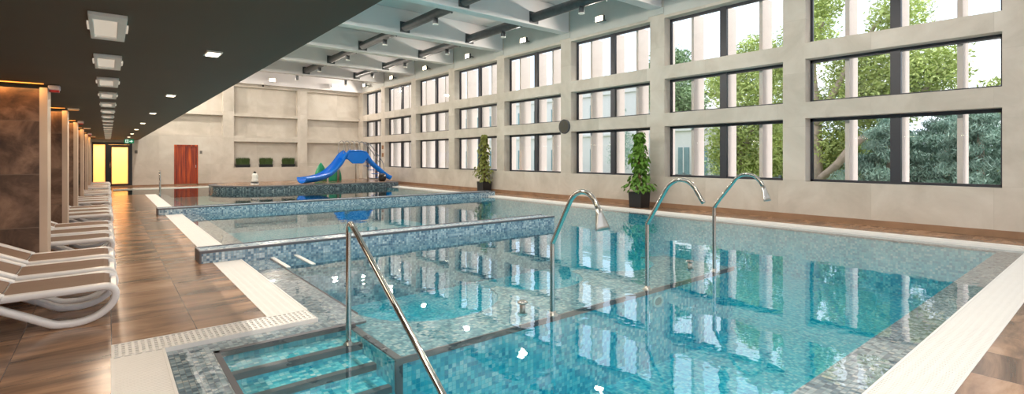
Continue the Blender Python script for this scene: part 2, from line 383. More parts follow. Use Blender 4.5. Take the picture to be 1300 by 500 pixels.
tr_ = MB(); tr_.box(1.74, 1.80, 3.6, 4.56, -.33, -.066); tr_.box(1.78, 7.0, 3.602, 3.622, -.12, -.069); tr_.box(1.745, 1.80, 3.595, 3.625, -1, -.07)
struct(tr_.build('bench_trim', 'nosing'))
struct(B(1.735, 1.775, 3.62, 4.55, -1.02, -.08).build('step_side_wall', 'mosaic_pool'))

# curbs between the pools
def curb(x0, x1, y0, y1, name):
    o = struct(B(x0 + .02, x1, y0, y1, -1.05, .165).build(name, 'mosaic_curb', bevel=.015))
    e = MB(); e.box(x0, x0 + .03, y0 - .01, y1 + .01, -.001, .178); e.box(x0, x1 + .005, y0 - .008, y0 + .035, .14, .178)
    e.box(x0, x1 + .005, y1 - .03, y1 + .008, .14, .176); e.build('edging', 'nosing', o, bevel=.008)
curb(1.0, 7.9, 8.27, 8.72, 'pool_curb'); curb(1.0, 11.95, 15.9, 16.35, 'pool_curb')

# raised island with the slide
def island_pts(o=0):
    return [(11.95 - o, 24.4 + o), (11.95 - o, 29.3 - o)] + [(6.3, 29.3 - o)] + arc(6.1, 26.85, 2.45 - o, 95, 262, 22)[:] + [(7.0, 24.4 + o), (9, 24.4 + o)]
isl = struct(MB().prism(island_pts(), -.9, .215).build('island_wall', 'mosaic_island'))
MB().prism(island_pts(-.015), .185, .228).build('coping', 'nosing', isl)
MB().prism(island_pts(.3), .2, .235).build('paving', 'deck_tile', isl)

# water
wt = B(.19, 11.61, 1.075, 30.12, -1.3, -.03).build('pool_water', 'water'); struct(wt)

# window wall
def wall_grid(name, ucuts, openings, mk, mat):
    """tessellated wall face built from boxes around rectangular openings; mk(u0,u1,z0,z1) -> box args"""
    mb = MB(); us = sorted(set([c for o in openings for c in o[:2]] + ucuts)); zs = sorted(set([c for o in openings for c in o[2:]] + [0, ZC]))
    for i in range(len(us) - 1):
        run = None
        for j in range(len(zs) - 1):
            uc, zc = (us[i] + us[i + 1]) / 2, (zs[j] + zs[j + 1]) / 2
            if any(o[0] < uc < o[1] and o[2] < zc < o[3] for o in openings):
                if run: mb.box(*mk(us[i], us[i + 1], run[0], run[1])); run = None
            else: run = (run[0], zs[j + 1]) if run else (zs[j], zs[j + 1])
        if run: mb.box(*mk(us[i], us[i + 1], run[0], run[1]))
    return struct(mb.build(name, mat))
ops = []
for k, (yf, yn) in enumerate(BAY):
    for r, (z0, z1) in enumerate(ROWS):
        if k == DOORBAY and r == 0: ops.append((yn, yf, .12, z1))
        else: ops.append((yn, yf, z0, z1))
ops.append((-2.37, 1.03, ROWS[0][0], ROWS[0][1])); ops.append((-2.37, 1.03, ROWS[1][0], ROWS[1][1])); ops.append((-2.37, 1.03, ROWS[2][0], ROWS[2][1]))
wr = wall_grid('wall_right', [YN - .3, YF + .3], ops, lambda a, b, c, d: (XW, XW + .42, a, b, c, d), 'plaster')
# grey-white band above the windows between the piers
ub = MB()
for a, b in zip([YN] + [p + .28 for p in PIERS], [p - .28 for p in PIERS] + [YF]):
    if b > a: ub.box(XW - .012, XW, a, b, 5.80, ZC)
ub.build('upper_band', 'upper_wall_paint', wr)
ub = MB()
for p in PIERS: ub.box(XW - .03, XW, p - .27, p + .27, 5.86, 6.06)
ub.build('beam_seat', 'upper_wall_paint', wr)
struct(MB().box(XW - .03, XW, YN, YF, 0, .13).build('baseboard_right', 'skirting'))
struct(MB().box(XL, XW, YF - .02, YF, 0, .07).build('baseboard_back', 'skirting'))

wn = 0
def window(x, y0, y1, z0, z1, door=False):
    global wn; wn += 1
    t = struct(empty(f'window_{wn}', (x, (y0 + y1) / 2, z0)))
    fr = MB(); w_ = .055; d0, d1 = x - .0, x + .07
    for a in ((y0, y1, z0, z0 + w_), (y0, y1, z1 - w_ * 1.4, z1)): fr.box(d0, d1, *a)
    for a in ((y0, y0 + w_), (y1 - w_, y1)): fr.box(d0, d1, *a, z0, z1)
    fr.build('frame', 'dark_frame', t)
    ym = (y0 + y1) / 2
    B(d0 - .02, d1, ym - .095, ym + .095, z0, z1).build('mullion', 'dark_frame', t)
    if door: B(d0 - .01, d1, ym - .55, ym - .47, z0, z1).build('mullion', 'dark_frame', t)
    for a, b in ((y0 + w_, ym - .095), (ym + .095, y1 - w_)): B(x + .03, x + .036, a, b, z0 + w_, z1 - w_).build('pane', 'glass', t)
for k, (yf, yn) in enumerate(BAY):
    for r, (z0, z1) in enumerate(ROWS): window(XW + .3, yn, yf, .12 if (k == DOORBAY and r == 0) else z0, z1, k == DOORBAY and r == 0)
for r, (z0, z1) in enumerate(ROWS): window(XW + .3, -2.37, 1.03, z0, z1)

# far wall with recessed panels
nic = []
for x0, x1 in ((1.9, 5.09), (5.65, 9.15), (9.72, XW + .05)):
    for z0, z1 in ((.93, 2.43), (2.77, 3.90), (4.06, 5.62)):
        if x0 < 3 and z0 < 2: continue
        nic.append((x0, x1, z0, z1))
dr = [(2.78, 3.88, 0, 2.2), (-.62, .98, 0, 2.28)]
fw = wall_grid('wall_back', [XL - .3, XW + .42], nic + dr, lambda a, b, c, d: (a, b, YF, YF + .32, c, d), 'plaster_far')
B(1.5, XW + .42, YF + .32, YF + .5, 0, ZC).build('niche_back', 'plaster_far', fw)
B(XS, XW, YF - .45, YF, 5.78, ZC).build('upper_band', 'beam_paint', fw)
# ceiling, soffit, left and near walls
struct(B(XL - .3, XW + .42, YN - .3, YF + .5, ZC, ZC + .3).build('ceiling', 'ceiling_paint'))
cl = MB()
for k in range(9):
    y = PIERS[0] + 1.97 + 3.935 * k
    cl.box(XS, XW, y, y + .02, ZC - .03, ZC)
struct(cl.build('ceiling_trim', 'upper_wall_paint'))
sf = struct(B(XL, XS, YN, YF, ZS + .02, ZS + .3).build('soffit_ceiling', 'soffit_paint'))
B(XL, XS, YN, YF, ZS, ZS + .02).build('underside_panel', 'soffit_paint', sf)
struct(B(XS - .2, XS, YN, YF, ZS + .3, ZC).build('wall_upper_left', 'upper_wall_paint'))
struct(B(XL - .3, XL, YN - .3, YF + .32, 0, ZC).build('wall_left', 'column_tile'))
nw = wall_grid('wall_front', [XL - .3, XW + .42], [(-1.8, 2.2, .3, 2.3), (2.6, 6.0, .3, 5.9), (6.4, 9.6, .3, 5.9), (10.0, 12.8, .3, 5.9)], lambda a, b, c, d: (a, b, YN - .3, YN, c, d), 'plaster_far')
for x in (4.3, 8.0, 11.4):
    struct(B(x - .04, x + .04, YN - .2, YN - .12, .3, 5.9).build('window_frame', 'dark_frame'))
bm_ = None
for p in PIERS + [PIERS[-1]]:
    if bm_ is None: bm_ = struct(B(XS, XW, p - .2, p + .2, 6.05, ZC).build('ceiling_beam', 'beam_paint', bevel=.02))
for p in PIERS[1:]:
    c = bm_.copy(); C.collection.objects.link(c); c.location.y = p - PIERS[0]

# columns along the lounger side
CY = [8.5 + 3.94 * k for k in range(6)]
for y in CY:
    o = struct(B(XL, -.66, y, y + .45, 0, ZS - .07).build('column', 'column_tile'))
    B(-.66, -.585, y - .004, y + .45, 0, ZS - .05).build('lit_side', 'lit_side', o)  # pool side of the column, window light put into its paler colour
    B(XL, -.62, y - .03, y - .015, ZS - .014, ZS - .002).build('light_strip', 'warm_glow', o)
    lamp('column_uplight', 'AREA', (-1.5, y - .10, ZS - .03), 9, (1, .5, .16), (R(25), 0, 0), shape='RECTANGLE', size=1.7, size_y=.05)
for k, y in enumerate(CY):
    if k % 2 == 0:
        t = tag(empty('alarm_unit', (-.5, y + .1, ZS - .1)), f'small white alarm box with red base at the top of the {["first", "", "third", "", "fifth"][k]} column', 'alarm', 'alarm boxes on the columns')
        B(-.585, -.47, y + .02, y + .12, ZS - .07, ZS - .01).build('body', 'device_white', t, bevel=.01); B(-.575, -.48, y + .03, y + .11, ZS - .095, ZS - .07).build('base', 'device_red', t)
    else:
        t = tag(empty('strip_light', (-.45, y + .1, ZS - .05)), f'short warm light bar at the top of the {["", "second", "", "fourth", "", "sixth"][k]} column', 'light', 'light bars on the columns')
        B(-.585, -.42, y - .02, y + .06, ZS - .03, ZS - .002).build('housing', 'lamp_white', t); B(-.57, -.43, y - .01, y + .05, ZS - .036, ZS - .03).build('diffuser', 'warm_glow', t)

# doors in the far wall
t = struct(empty('door_1', (3.33, YF, 0)))
fr = MB(); fr.box(2.78, 2.84, YF - .02, YF + .12, 0, 2.2); fr.box(3.82, 3.88, YF - .02, YF + .12, 0, 2.2); fr.box(2.84, 3.82, YF - .02, YF + .12, 2.12, 2.2)
fr.build('frame', 'orange_wood', t); B(2.84, 3.33, YF + .02, YF + .08, 0, 2.12).build('leaf', 'orange_wood', t); B(3.335, 3.82, YF + .03, YF + .08, 0, 2.12).build('leaf', 'orange_wood', t)
B(3.77, 3.79, YF - .02, YF + .02, .95, 1.1).build('handle', 'steel_satin', t)
t = struct(empty('door_2', (.2, YF, 0)))
fr = MB(); X0, X1 = -.62, .98
for a in ((X0, X1, 2.16, 2.28), (X0, X1, 0, .05)): fr.box(a[0], a[1], YF + .02, YF + .12, a[2], a[3])
for a in ((X0, X0 + .05), (-.11, .02), (X1 - .08, X1)): fr.box(a[0], a[1], YF + .02, YF + .12, .05, 2.16)
fr.build('frame', 'black_frame', t)
lf = MB(); lf.box(.02, .15, YF + .0, YF + .06, .03, 2.15); lf.box(.80, .9, YF, YF + .06, .03, 2.15); lf.box(.15, .80, YF, YF + .06, 2.03, 2.15); lf.box(.15, .80, YF, YF + .06, .03, .16)
l_ = lf.build('leaf', 'black_frame', t); B(.15, .80, YF + .02, YF + .03, .16, 2.03).build('pane', 'frosted_glass', l_)
B(-.57, -.11, YF + .05, YF + .06, .05, 2.16).build('pane', 'frosted_glass', t)
MB().tube([(.08, YF - .01, 1.0), (.08, YF - .06, 1.0), (.08, YF - .06, 1.25), (.08, YF - .01, 1.25)], .014).build('handle', 'steel', t)
rm_ = MB()
rm_.box(-2, 2.3, YF + 2.9, YF + 3, 0, 3); rm_.box(-2.1, -2, YF + .5, YF + 3, 0, 3); rm_.box(2.3, 2.4, YF + .5, YF + 3, 0, 3); rm_.box(-2, 2.3, YF + .35, YF + 3, 2.9, 3); rm_.box(-2, 2.3, YF + .3, YF + 3, -.1, 0)
struct(rm_.build('corridor_wall', 'warm_wall'))
lamp('corridor_lamp', 'AREA', (.2, YF + 1.6, 2.85), 115, (1, .80, .5), shape='RECTANGLE', size=2.5, size_y=1.5)

# ------------------------------------------------------------------ outside
struct(B(13.52, 120, -60, 140, -.5, -.32).build('ground', 'lawn'))
struct(B(13.52, 16.2, -6, 45, -.5, -.2).build('ground', 'white_render'))
f0 = None
for k in range(-4, 38):
    y = 2.19 + 1.003 * k
    if f0 is None: f0 = struct(B(13.56, 14.12, y, y + .09, -.3, 5.76).build('facade_pillar', 'fin_stone')); fy = y
    else:
        c = f0.copy(); C.collection.objects.link(c); c.location.y = y - fy

def leaves(blobs, n, size, aspect=.6, droop=0, rnd=random):
    mb = MB(); tot = sum(b[3] * b[3] for b in blobs)
    for (cx, cy, cz, r, sz) in [(b[0], b[1], b[2], b[3], b[4] if len(b) > 4 else 1) for b in blobs]:
        for _ in range(int(n * r * r / tot)):
            while True:
                d = Vector((rnd.uniform(-1, 1), rnd.uniform(-1, 1), rnd.uniform(-1, 1)))
                if .1 < d.length < 1: break
            d = d.normalized() * (rnd.random() ** .45)
            d *= 1 + .22 * math.sin(d.x * 7 + cx) * math.cos(d.z * 6 + cy)
            p = Vector((cx, cy, cz)) + Vector((d.x * r, d.y * r, d.z * r * sz))
            u = Vector((rnd.uniform(-1, 1), rnd.uniform(-1, 1), rnd.uniform(-1, .4) - droop)).normalized(); v = u.cross(Vector((rnd.uniform(-1, 1), rnd.uniform(-1, 1), rnd.uniform(-1, 1)))).normalized()
            s1 = size * rnd.uniform(.6, 1.3); s2 = s1 * aspect
            mb.add([p - u * s1, p + v * s2 * .5, p + u * s1, p - v * s2 * .5], [(0, 1, 2, 3)])
    return mb
def tree(loc, trunk_paths, blobs, n, size, leafmat, label, aspect=.7, droop=0):
    t = tag(empty('tree', loc), label, 'tree', 'trees outside the windows')
    tk = MB()
    for path, r in trunk_paths:
        pp = catmull(path, 5); m_ = len(pp); tk.tube(pp, r, 9, scale=[1 - .6 * i / m_ for i in range(m_)])
    tk.build('trunk', 'bark', t)
    leaves(blobs, n, size, aspect, droop).build('foliage', leafmat, t, fix=False)
    return t
tree((20.3, 7.35, -.3), [([(20.3, 7.35, -.35), (20.2, 7.3, 1.2), (20.3, 7.35, 3), (20.6, 7.6, 5), (20.4, 7.2, 6.6)], .24),
     ([(20.2, 7.3, .6), (20.0, 6.6, 1.2), (20.0, 6.0, 2.0), (20.2, 5.2, 2.6), (20.4, 4.4, 3.4), (20.6, 3.9, 4.4)], .17), ([(20.2, 7.3, 2.7), (20.1, 6.7, 3.8), (20.3, 6.2, 5.0), (20.4, 5.4, 6.2)], .13)],
     [(20.2, 7.6, 5.9, 1.0), (20.3, 8.5, 4.9, 1.1), (20.8, 6.2, 4.6, 1.1), (20.6, 4.6, 4.5, 1.35), (20.4, 4.9, 6.2, .9), (20.7, 6.4, 3.2, 1.15), (20.6, 3.9, 4.3, .8), (20.6, 2.5, 3.3, .6), (21, 8.2, 3.4, 1.0), (20.6, 5.3, 3.4, 1.1), (20.5, 7.2, 7.0, .7), (20.4, 6.9, 1.9, .7), (21.2, 6.2, 1.6, 1.1), (21.2, 7.9, 1.2, 1.1), (21.2, 5.2, .6, 1.0), (21.3, 8.9, 1.9, 1.0)],
     44000, .085, 'tree_leaf', 'light green broadleaf tree with pale curved trunk outside the nearest window bay')
tree((22.5, 11.4, -.3), [([(22.5, 11.4, -.35), (22.6, 11.3, 2), (22.3, 11.6, 4), (22.5, 11, 6)], .2), ([(22.6, 11.3, 1.5), (22.4, 10.6, 3), (22.6, 10.2, 5)], .12)],
     [(22.4, 11, 4.6, 1.5), (22.6, 10.1, 2.9, 1.3), (22.5, 11.9, 2.2, 1.1), (22.4, 10.6, 6.0, 1.0), (22.6, 11.4, 1.2, 1.2), (22.6, 9.9, 1.0, 1.1), (22.5, 12.2, 5.0, .8)], 20000, .1, 'tree_leaf', 'bushy light green tree behind the right half of the second window bay')
tree((25.5, 17.0, -.3), [([(25.5, 17, -.35), (25.4, 17, 3), (25.6, 16.7, 6)], .2)],
     [(25.5, 16.9, 5.2, 1.7), (25.6, 15.8, 4.6, 1.1), (25.4, 17.6, 6.6, 1.1), (25.3, 16.4, 6.9, .9)], 14000, .11, 'tree_leaf_mid', 'blue-green tree over the white building in the second window bay')
def conifer(x, y, h, r, label, n=26000):
    bl = []
    for i in range(46):
        a = i * 2.4; f = (i + .5) / 46; rr = r * (1 - f) ** .7 * random.uniform(.65, 1.05)
        bl.append((x + rr * math.cos(a), y + rr * math.sin(a), -.1 + h * f + random.uniform(-.15, .15), .42 * (1.15 - .5 * f), .55))
    tree((x, y, -.3), [([(x, y, -.35), (x, y, h * .5), (x + .05, y, h * .9)], .12)], bl, n, .075, 'conifer_leaf', label, aspect=.35, droop=.5)
conifer(17.6, 2.5, 2.75, 1.5, 'blue-green conifer filling the far right of the nearest window bay')
conifer(17.9, 4.5, 2.8, 1.45, 'blue-green conifer just left of the thick centre bar in the nearest bay')
conifer(18.9, 3.4, 3.0, 1.5, 'dense blue-green conifer set back between two others in the nearest bay')
tree((33, 26.5, -.3), [([(33, 26.5, -.35), (33, 26.5, 6.2)], .15)], [(33, 26.5, 1.5 + k * .55, 1.3 - .13 * k, .8) for k in range(9)], 4000, .1, 'conifer_leaf', 'dark pointed fir seen through the third window bay', aspect=.4)

tree((24.5, 6.5, -.3), [([(24.5, 6.5, -.35), (24.5, 6.5, 1.5)], .12)], [(24.6, 1.5 + k * 1.25, 1.0 + .3 * math.sin(k * 2.1), 1.35) for k in range(10)], 22000, .1, 'tree_leaf_mid', 'low dense green hedge behind the trees of the nearest bays')

# neighbouring white building
bd = tag(empty('white_building', (37, 40, -.3)), 'white two storey building with dark windows across the lawn outside', 'building')
B(36, 50, 25, 100, -.3, 7.6).build('wall', 'white_render', bd)
B(35.2, 46, 18.2, 25, -.3, 3.9).build('annexe', 'white_render', bd)
B(35.0, 46, 18.0, 25.1, 3.6, 3.95).build('cornice', 'white_render', bd); B(35.8, 50, 25, 100, 7.3, 7.8).build('cornice', 'white_render', bd); B(35.8, 36, 25, 100, 3.5, 3.7).build('cornice', 'white_render', bd)
y = 18.7
while y < 24.6:
    B(35.12, 35.2, y, y + .95, .1, 2.3).build('window', 'dark_glass', bd); B(35.08, 35.13, y + .42, y + .5, .1, 2.3).build('window_bar', 'white_render', bd); y += 1.5
y = 26
while y < 70:
    for z in (.2, 4.4):
        o = B(35.93, 36, y, y + 1.3, z, z + 2.1).build('window', 'dark_glass', bd)
    y += 2.7
rl = MB()
for k in range(46): rl.box(35.15, 35.18, 18.2 + k * .15, 18.22 + k * .15, 3.95, 4.8)
rl.box(35.13, 35.2, 18.1, 25.1, 4.8, 4.85); rl.build('balcony_railing', 'white_render', bd)
plain('fence_grey', S(120, 132, 136), .6)
fn = tag(empty('fence', (19, 10.5, -.3)), 'low grey bar fence beyond the second window bay', 'fence')
rl = MB()
for k in range(60): rl.box(19.4, 19.43, 8.2 + k * .1, 8.22 + k * .1, -.3, .75)
rl.box(19.38, 19.45, 8.2, 14.2, .72, .78); rl.box(19.38, 19.45, 8.2, 14.2, -.1, -.05); rl.build('bars', 'fence_grey', fn)
for yy in (8.2, 10.2, 12.2, 14.2): B(19.36, 19.46, yy, yy + .08, -.3, .85).build('post', 'fence_grey', fn)

# ------------------------------------------------------------------ ceiling services
POSN = ['nearest', 'second', 'third', 'fourth', 'fifth', 'sixth', 'seventh', 'farthest']
def flood(loc, face, label, watts=FLOOD_W):
    x, y, z = loc; t = tag(empty('floodlight', loc), label, 'floodlight', 'lit floodlights under the ceiling')
    fx, fy = face; sx, sy = -fy, fx
    def bx(a0, a1, s0, s1, z0, z1):
        xs = [x + fx * a + sx * s for a in (a0, a1) for s in (s0, s1)]; ys = [y + fy * a + sy * s for a in (a0, a1) for s in (s0, s1)]
        return B(min(xs), max(xs), min(ys), max(ys), z + z0, z + z1)
    bx(-.05, .06, -.17, .17, -.1, .1).build('housing', 'galvanised', t, bevel=.01)
    bx(.06, .068, -.15, .15, -.08, .08).build('lens', 'flood_glow', t)
    br = bx(-.28, -.05, -.02, .02, -.02, .02); br.build('bracket', 'galvanised', t)
    lamp('floodlight_beam', 'AREA', (x + fx * .1, y + fy * .1, z), watts, (1, .9, .78), aim((fx * .9, fy * .9, -.62)), shape='RECTANGLE', size=.3, size_y=.2)
for k in range(8):
    y = 3.3 + 3.935 * k
    flood((12.78, y, 6.12), (-1, 0), f'{POSN[k]} lit floodlight on the wall above the windows' if k else 'lit floodlight above the window bay nearest the camera')
flood((7.5, YF - .75, 6.05), (0, -1), 'left of the two lit floodlights on the far wall band'); flood((11.15, YF - .75, 6.05), (0, -1), 'right of the two lit floodlights on the far wall band')
# unseen row added behind the soffit edge to brighten hall and window wall
for k in range(-1, 8):
    flood((1.55, 3.3 + 3.935 * k, 6.0), (1, 0), f'{POSN[k] if k >= 0 else "rearmost"} added unseen fill floodlight on the upper wall over the dark soffit', HID_W)

DX = [(8.52, 'middle'), (11.38, 'window side'), (5.66, 'left'), (2.8, 'soffit side')]
for x, nm in DX:
    t = tag(empty('air_duct', (x, 14, 6.3)), f'long grey round air duct through the ceiling beams, {nm} run', 'air duct', 'round air ducts through the beams')
    MB().tube([(x, YN + .02, 6.3), (x, 29.25, 6.3)], .16, 16).build('pipe', 'galvanised', t)
    for p in PIERS[1:]:
        B(x - .19, x + .19, p - .235, p - .2, 6.11, 6.49).build('collar', 'galvanised', t)
        nz = MB().lathe(x, p + 1.5, [(.085, 6.2 if p < 28 else ZC - .002), (.085, 5.96), (.08, 5.95)], 14).build('nozzle', 'galvanised', t); MB().lathe(x, p + 1.5, [(.092, 5.965), (.096, 5.94), (.07, 5.935)], 14).build('nozzle_rim', 'lamp_white', t)
        MB().tube([(x - .02, p + .45, 6.22), (x - .02, p + .45, 6.08)], .03, 8).build('stub', 'galvanised', t)
# soffit fittings
for k in range(17):
    y0 = 4.1 + 1.64 * k
    t = tag(empty('ceiling_light', (0, y0 + .4, ZS)), f'pale rectangular ceiling fitting over the lounger walkway, {["nearest", "second", "third", "fourth", "fifth", "sixth", "seventh", "eighth", "ninth", "tenth", "eleventh", "twelfth", "thirteenth", "fourteenth", "fifteenth", "sixteenth", "farthest"][k]} of the line', 'ceiling light', 'recessed fittings in the dark soffit')
    f = MB(); x0, x1, y1 = -.1, .1, y0 + .82; z0, z1 = ZS - .025, ZS - .001
    f.box(x0, x1, y0, y0 + .12, z0, z1); f.box(x0, x1, y1 - .08, y1, z0, z1); f.box(x0, x0 + .025, y0 + .12, y1 - .08, z0, z1); f.box(x1 - .05, x1, y0 + .12, y1 - .08, z0, z1)
    f.build('frame', 'lamp_white', t, bevel=.004); B(x0 + .025, x1 - .05, y0 + .12, y1 - .08, z0 + .016, z1).build('diffuser', 'lamp_recess', t)
    lamp('soffit_row_lamp', 'AREA', (0, y0 + .41, ZS - .03), 11.0, (1, .80, .6), shape='RECTANGLE', size=.16, size_y=.7)
    for s in (-1, 1): B(.1 * s - .012, .1 * s + .012, y0 + .3, y0 + .5, z0 + .004, z1).build('clip', 'lamp_recess', t)
for k in range(8):
    y0 = 5.0 + 3.8 * k
    t = tag(empty('downlight', (.72, y0, ZS)), f'small warm recessed downlight near the soffit edge, {POSN[k]} one', 'downlight', 'small downlights in the soffit edge')
    B(.66, .78, y0 - .02, y0 + .2, ZS - .014, ZS - .001).build('bezel', 'lamp_white', t); B(.675, .765, y0 + .0, y0 + .18, ZS - .018, ZS - .013).build('lens', 'down_glow', t)
for k in range(1, 5): lamp('soffit_row_lamp', 'AREA', (0, 4.51 - 1.64 * k, ZS - .03), 22.0, (1, .86, .72), shape='RECTANGLE', size=.16, size_y=.7)  # bare lamps added out of view behind the camera to brighten the near deck
# exit sign
t = tag(empty('exit_sign', (.78, YF - 2.2, 2.3)), 'small green emergency exit sign hanging before the black glazed door', 'exit sign')
ys = YF - 1.6
B(.62, 1.0, ys, ys + .03, 2.2, 2.40).build('panel', 'sign_green', t)
pg = MB(); yy0, yy1 = ys - .006, ys
pg.box(.66, .78, yy0, yy1, 2.22, 2.38)
pg.build('pictogram', 'sign_white', t)
pg = MB(); pg.box(.70, .73, yy0 - .004, yy0, 2.34, 2.37)
pg.add([(.69, yy0 - .003, 2.27), (.74, yy0 - .003, 2.27), (.745, yy0 - .003, 2.335), (.70, yy0 - .003, 2.335)], [(0, 1, 2, 3)])
pg.add([(.67, yy0 - .003, 2.23), (.69, yy0 - .003, 2.23), (.72, yy0 - .003, 2.28), (.69, yy0 - .003, 2.28)], [(0, 1, 2, 3)]); pg.add([(.745, yy0 - .003, 2.23), (.765, yy0 - .003, 2.24), (.74, yy0 - .003, 2.28), (.715, yy0 - .003, 2.28)], [(0, 1, 2, 3)])
pg.build('running_figure', 'sign_green', t)
pg = MB(); pg.box(.82, .9, yy0, yy1, 2.285, 2.315); pg.prism([(0, 0)] * 3, 0, 0) if False else pg.add([(.89, yy0, 2.24), (.96, yy0, 2.30), (.89, yy0, 2.36)], [(0, 1, 2)]); pg.build('arrow', 'sign_white', t)
t = tag(B(1.08, 1.2, YF - .03, YF, 1.72, 1.88).build('control_box', 'switch_grey', bevel=.01), 'small dark square box on the wall right of the black door', 'control box')
t = tag(B(3.97, 4.08, YF - .03, YF, 1.72, 1.88).build('light_switch', 'switch_grey', bevel=.01), 'small dark switch plate on the wall right of the orange door', 'switch')
t = tag(empty('security_camera', (7.06, YF - .5, 5.72)), 'tiny dark security camera under the far ceiling band', 'camera')
MB().sphere((7.06, YF - .55, 5.70), .07).build('dome', 'figure_black', t); B(7.03, 7.09, YF - .58, YF - .45, 5.74, 5.84).build('mount', 'lamp_white', t)
# round dark disc on the pier between third and fourth bays
yc = 13.15
t = tag(empty('wall_clock', (XW, yc, 2.62)), 'round dark clock on the pier between the window bays', 'clock')
def disc(r, x0, x1, mat, name):
    n = 32; ps = [(yc + r * math.cos(2 * PI * k / n), 2.64 + r * math.sin(2 * PI * k / n)) for k in range(n)]
    MB().add([(x0, a, b) for a, b in ps] + [(x1, a, b) for a, b in ps], [tuple(range(n)), tuple(range(2 * n - 1, n - 1, -1))] + [(i, (i + 1) % n, n + (i + 1) % n, n + i) for i in range(n)]).build(name, mat, t)
disc(.265, XW - .06, XW, 'dark_frame', 'rim'); disc(.225, XW - .068, XW - .06, 'clock_face', 'dial')
mbh = MB(); mbh.box(XW - .074, XW - .069, yc - .008, yc + .008, 2.64, 2.80); mbh.box(XW - .074, XW - .069, yc - .11, yc + .0, 2.632, 2.648); mbh.build('hands', 'dark_frame', t)

for i, (z0, z1, nm) in enumerate(((2.02, 2.25, 'upper'), (1.55, 1.78, 'lower'))):
    tag(B(XW - .02, XW, 28.75, 28.97, z0, z1).build('notice', 'poster_brown'), f'{nm} small brown notice on the pier behind the slide', 'notice')

# ------------------------------------------------------------------ sun loungers
RECT = [(-.02, -.03), (.02, -.03), (.02, .03), (-.02, .03)]
RR = [(-.018, -.044), (.018, -.044), (.028, -.032), (.028, .032), (.018, .044), (-.018, .044), (-.028, .032), (-.028, -.032)]
def make_lounger():
    t = empty('sun_lounger', (0, 0, 0)); W = .68
    for y in (0.022, W - .022):
        P = lambda pts: [(a, y, b) for a, b in pts]
        m_ = MB()
        loop = catmull(P([(-1.45, .315), (-1.1, .315), (-.7, .315), (-.3, .317), (-.08, .322), (.0, .318), (.045, .285), (.055, .235), (.035, .17), (-.02, .105), (-.1, .055), (-.2, .03), (-.3, .03), (-.38, .045), (-.52, .125), (-.68, .215), (-.8, .285)]), 4)
        m_.sweep(loop, RR, up=(0, 1, 0)); m_.build('side_frame', 'white_plastic', t)
        m_ = MB(); m_.sweep(catmull(P([(-.98, .29), (-1.08, .2), (-1.2, .07), (-1.29, .03), (-1.38, .05), (-1.44, .15), (-1.47, .3)]), 4), RR, up=(0, 1, 0)); m_.build('rear_leg', 'white_plastic', t)
        m_ = MB(); m_.sweep(catmull(P([(-.69, .325), (-.9, .43), (-1.2, .575), (-1.42, .68), (-1.47, .69)]), 4), RR, up=(0, 1, 0)); m_.build('backrest_rail', 'white_plastic', t)
    cb = MB(); cb.box(.02, .06, .04, W - .04, .27, .30); cb.build('crossbar', 'white_plastic', t)
    cb = MB(); cb.box(-.74, -.70, .04, W - .04, .285, .315); cb.build('crossbar', 'white_plastic', t)
    cb = MB(); cb.box(-1.49, -1.45, .02, W - .02, .67, .71); cb.build('head_bar', 'white_plastic', t)
    def sheet(pts, name):
        m_ = MB(); n = len(pts); vs = []
        for a, b in pts: vs += [(a, .035, b), (a, W / 2, b - .012), (a, W - .035, b)]
        vs += [(v[0], v[1], v[2] - .01) for v in vs[:3 * n]]; fs = []
        for i in range(n - 1):
            for j in (0, 1):
                q = i * 3 + j; fs += [(q, q + 1, q + 4, q + 3), (3 * n + q, 3 * n + q + 3, 3 * n + q + 4, 3 * n + q + 1)]
        for i in range(n - 1):
            for j in (0, 2): q = i * 3 + j; fs.append((q, q + 3, 3 * n + q + 3, 3 * n + q))
        for j in (0, 1):
            for i in (0, n - 1): q = i * 3 + j; fs.append((q, q + 1, 3 * n + q + 1, 3 * n + q))
        m_.add(vs, fs); m_.build(name, 'sling', t)
    sheet([(-.7, .338), (-.4, .342), (-.1, .345), (-.03, .342), (.01, .33)], 'seat')
    sheet([(-.71, .35), (-.95, .462), (-1.2, .58), (-1.44, .69)], 'backrest')
    return t
proto = make_lounger()
slots = [(5.9, 'in front of the first column', 'nearest to the camera'), (6.8, 'in front of the first column', 'middle of the three'), (7.68, 'in front of the first column', 'farthest of the three')]
ordn = ['first', 'second', 'third', 'fourth', 'fifth', 'sixth']
for g in range(5):
    b0 = CY[g] + .80
    for j, d in enumerate((0, .93, 1.86)):
        slots.append((b0 + d, f'between the {ordn[g]} and {ordn[g + 1]} columns' , ('nearest of the three', 'middle of the three', 'farthest of the three')[j]))
slots.append((CY[5] + .95, 'just past the sixth column', 'standing alone'))
slots.append((CY[5] + 1.9, 'past the sixth column', 'last of the whole row'))
for i, (y, where, which) in enumerate(slots):
    o = proto if i == 0 else dup(proto)
    o.location = (.0 + random.uniform(-.015, .02), y, 0)
    tag(o, f'white sun lounger with brown sling {where}, {which}', 'sun lounger', 'sun loungers along the columns')

# ------------------------------------------------------------------ rails and spouts
def rail(pts, label, r=.021, foot=None):
    t = tag(empty('handrail', (pts[0][0], pts[0][1], pts[0][2])), label, 'handrail')
    MB().tube(catmull(pts, 5), r, 14).build('rail', 'steel', t)
    for f in foot or []: MB().lathe(f[0], f[1], [(.045, f[2]), (.045, f[2] + .012), (.028, f[2] + .018), (.028, f[2] + .03)], 16).build('base_flange', 'steel_satin', t)
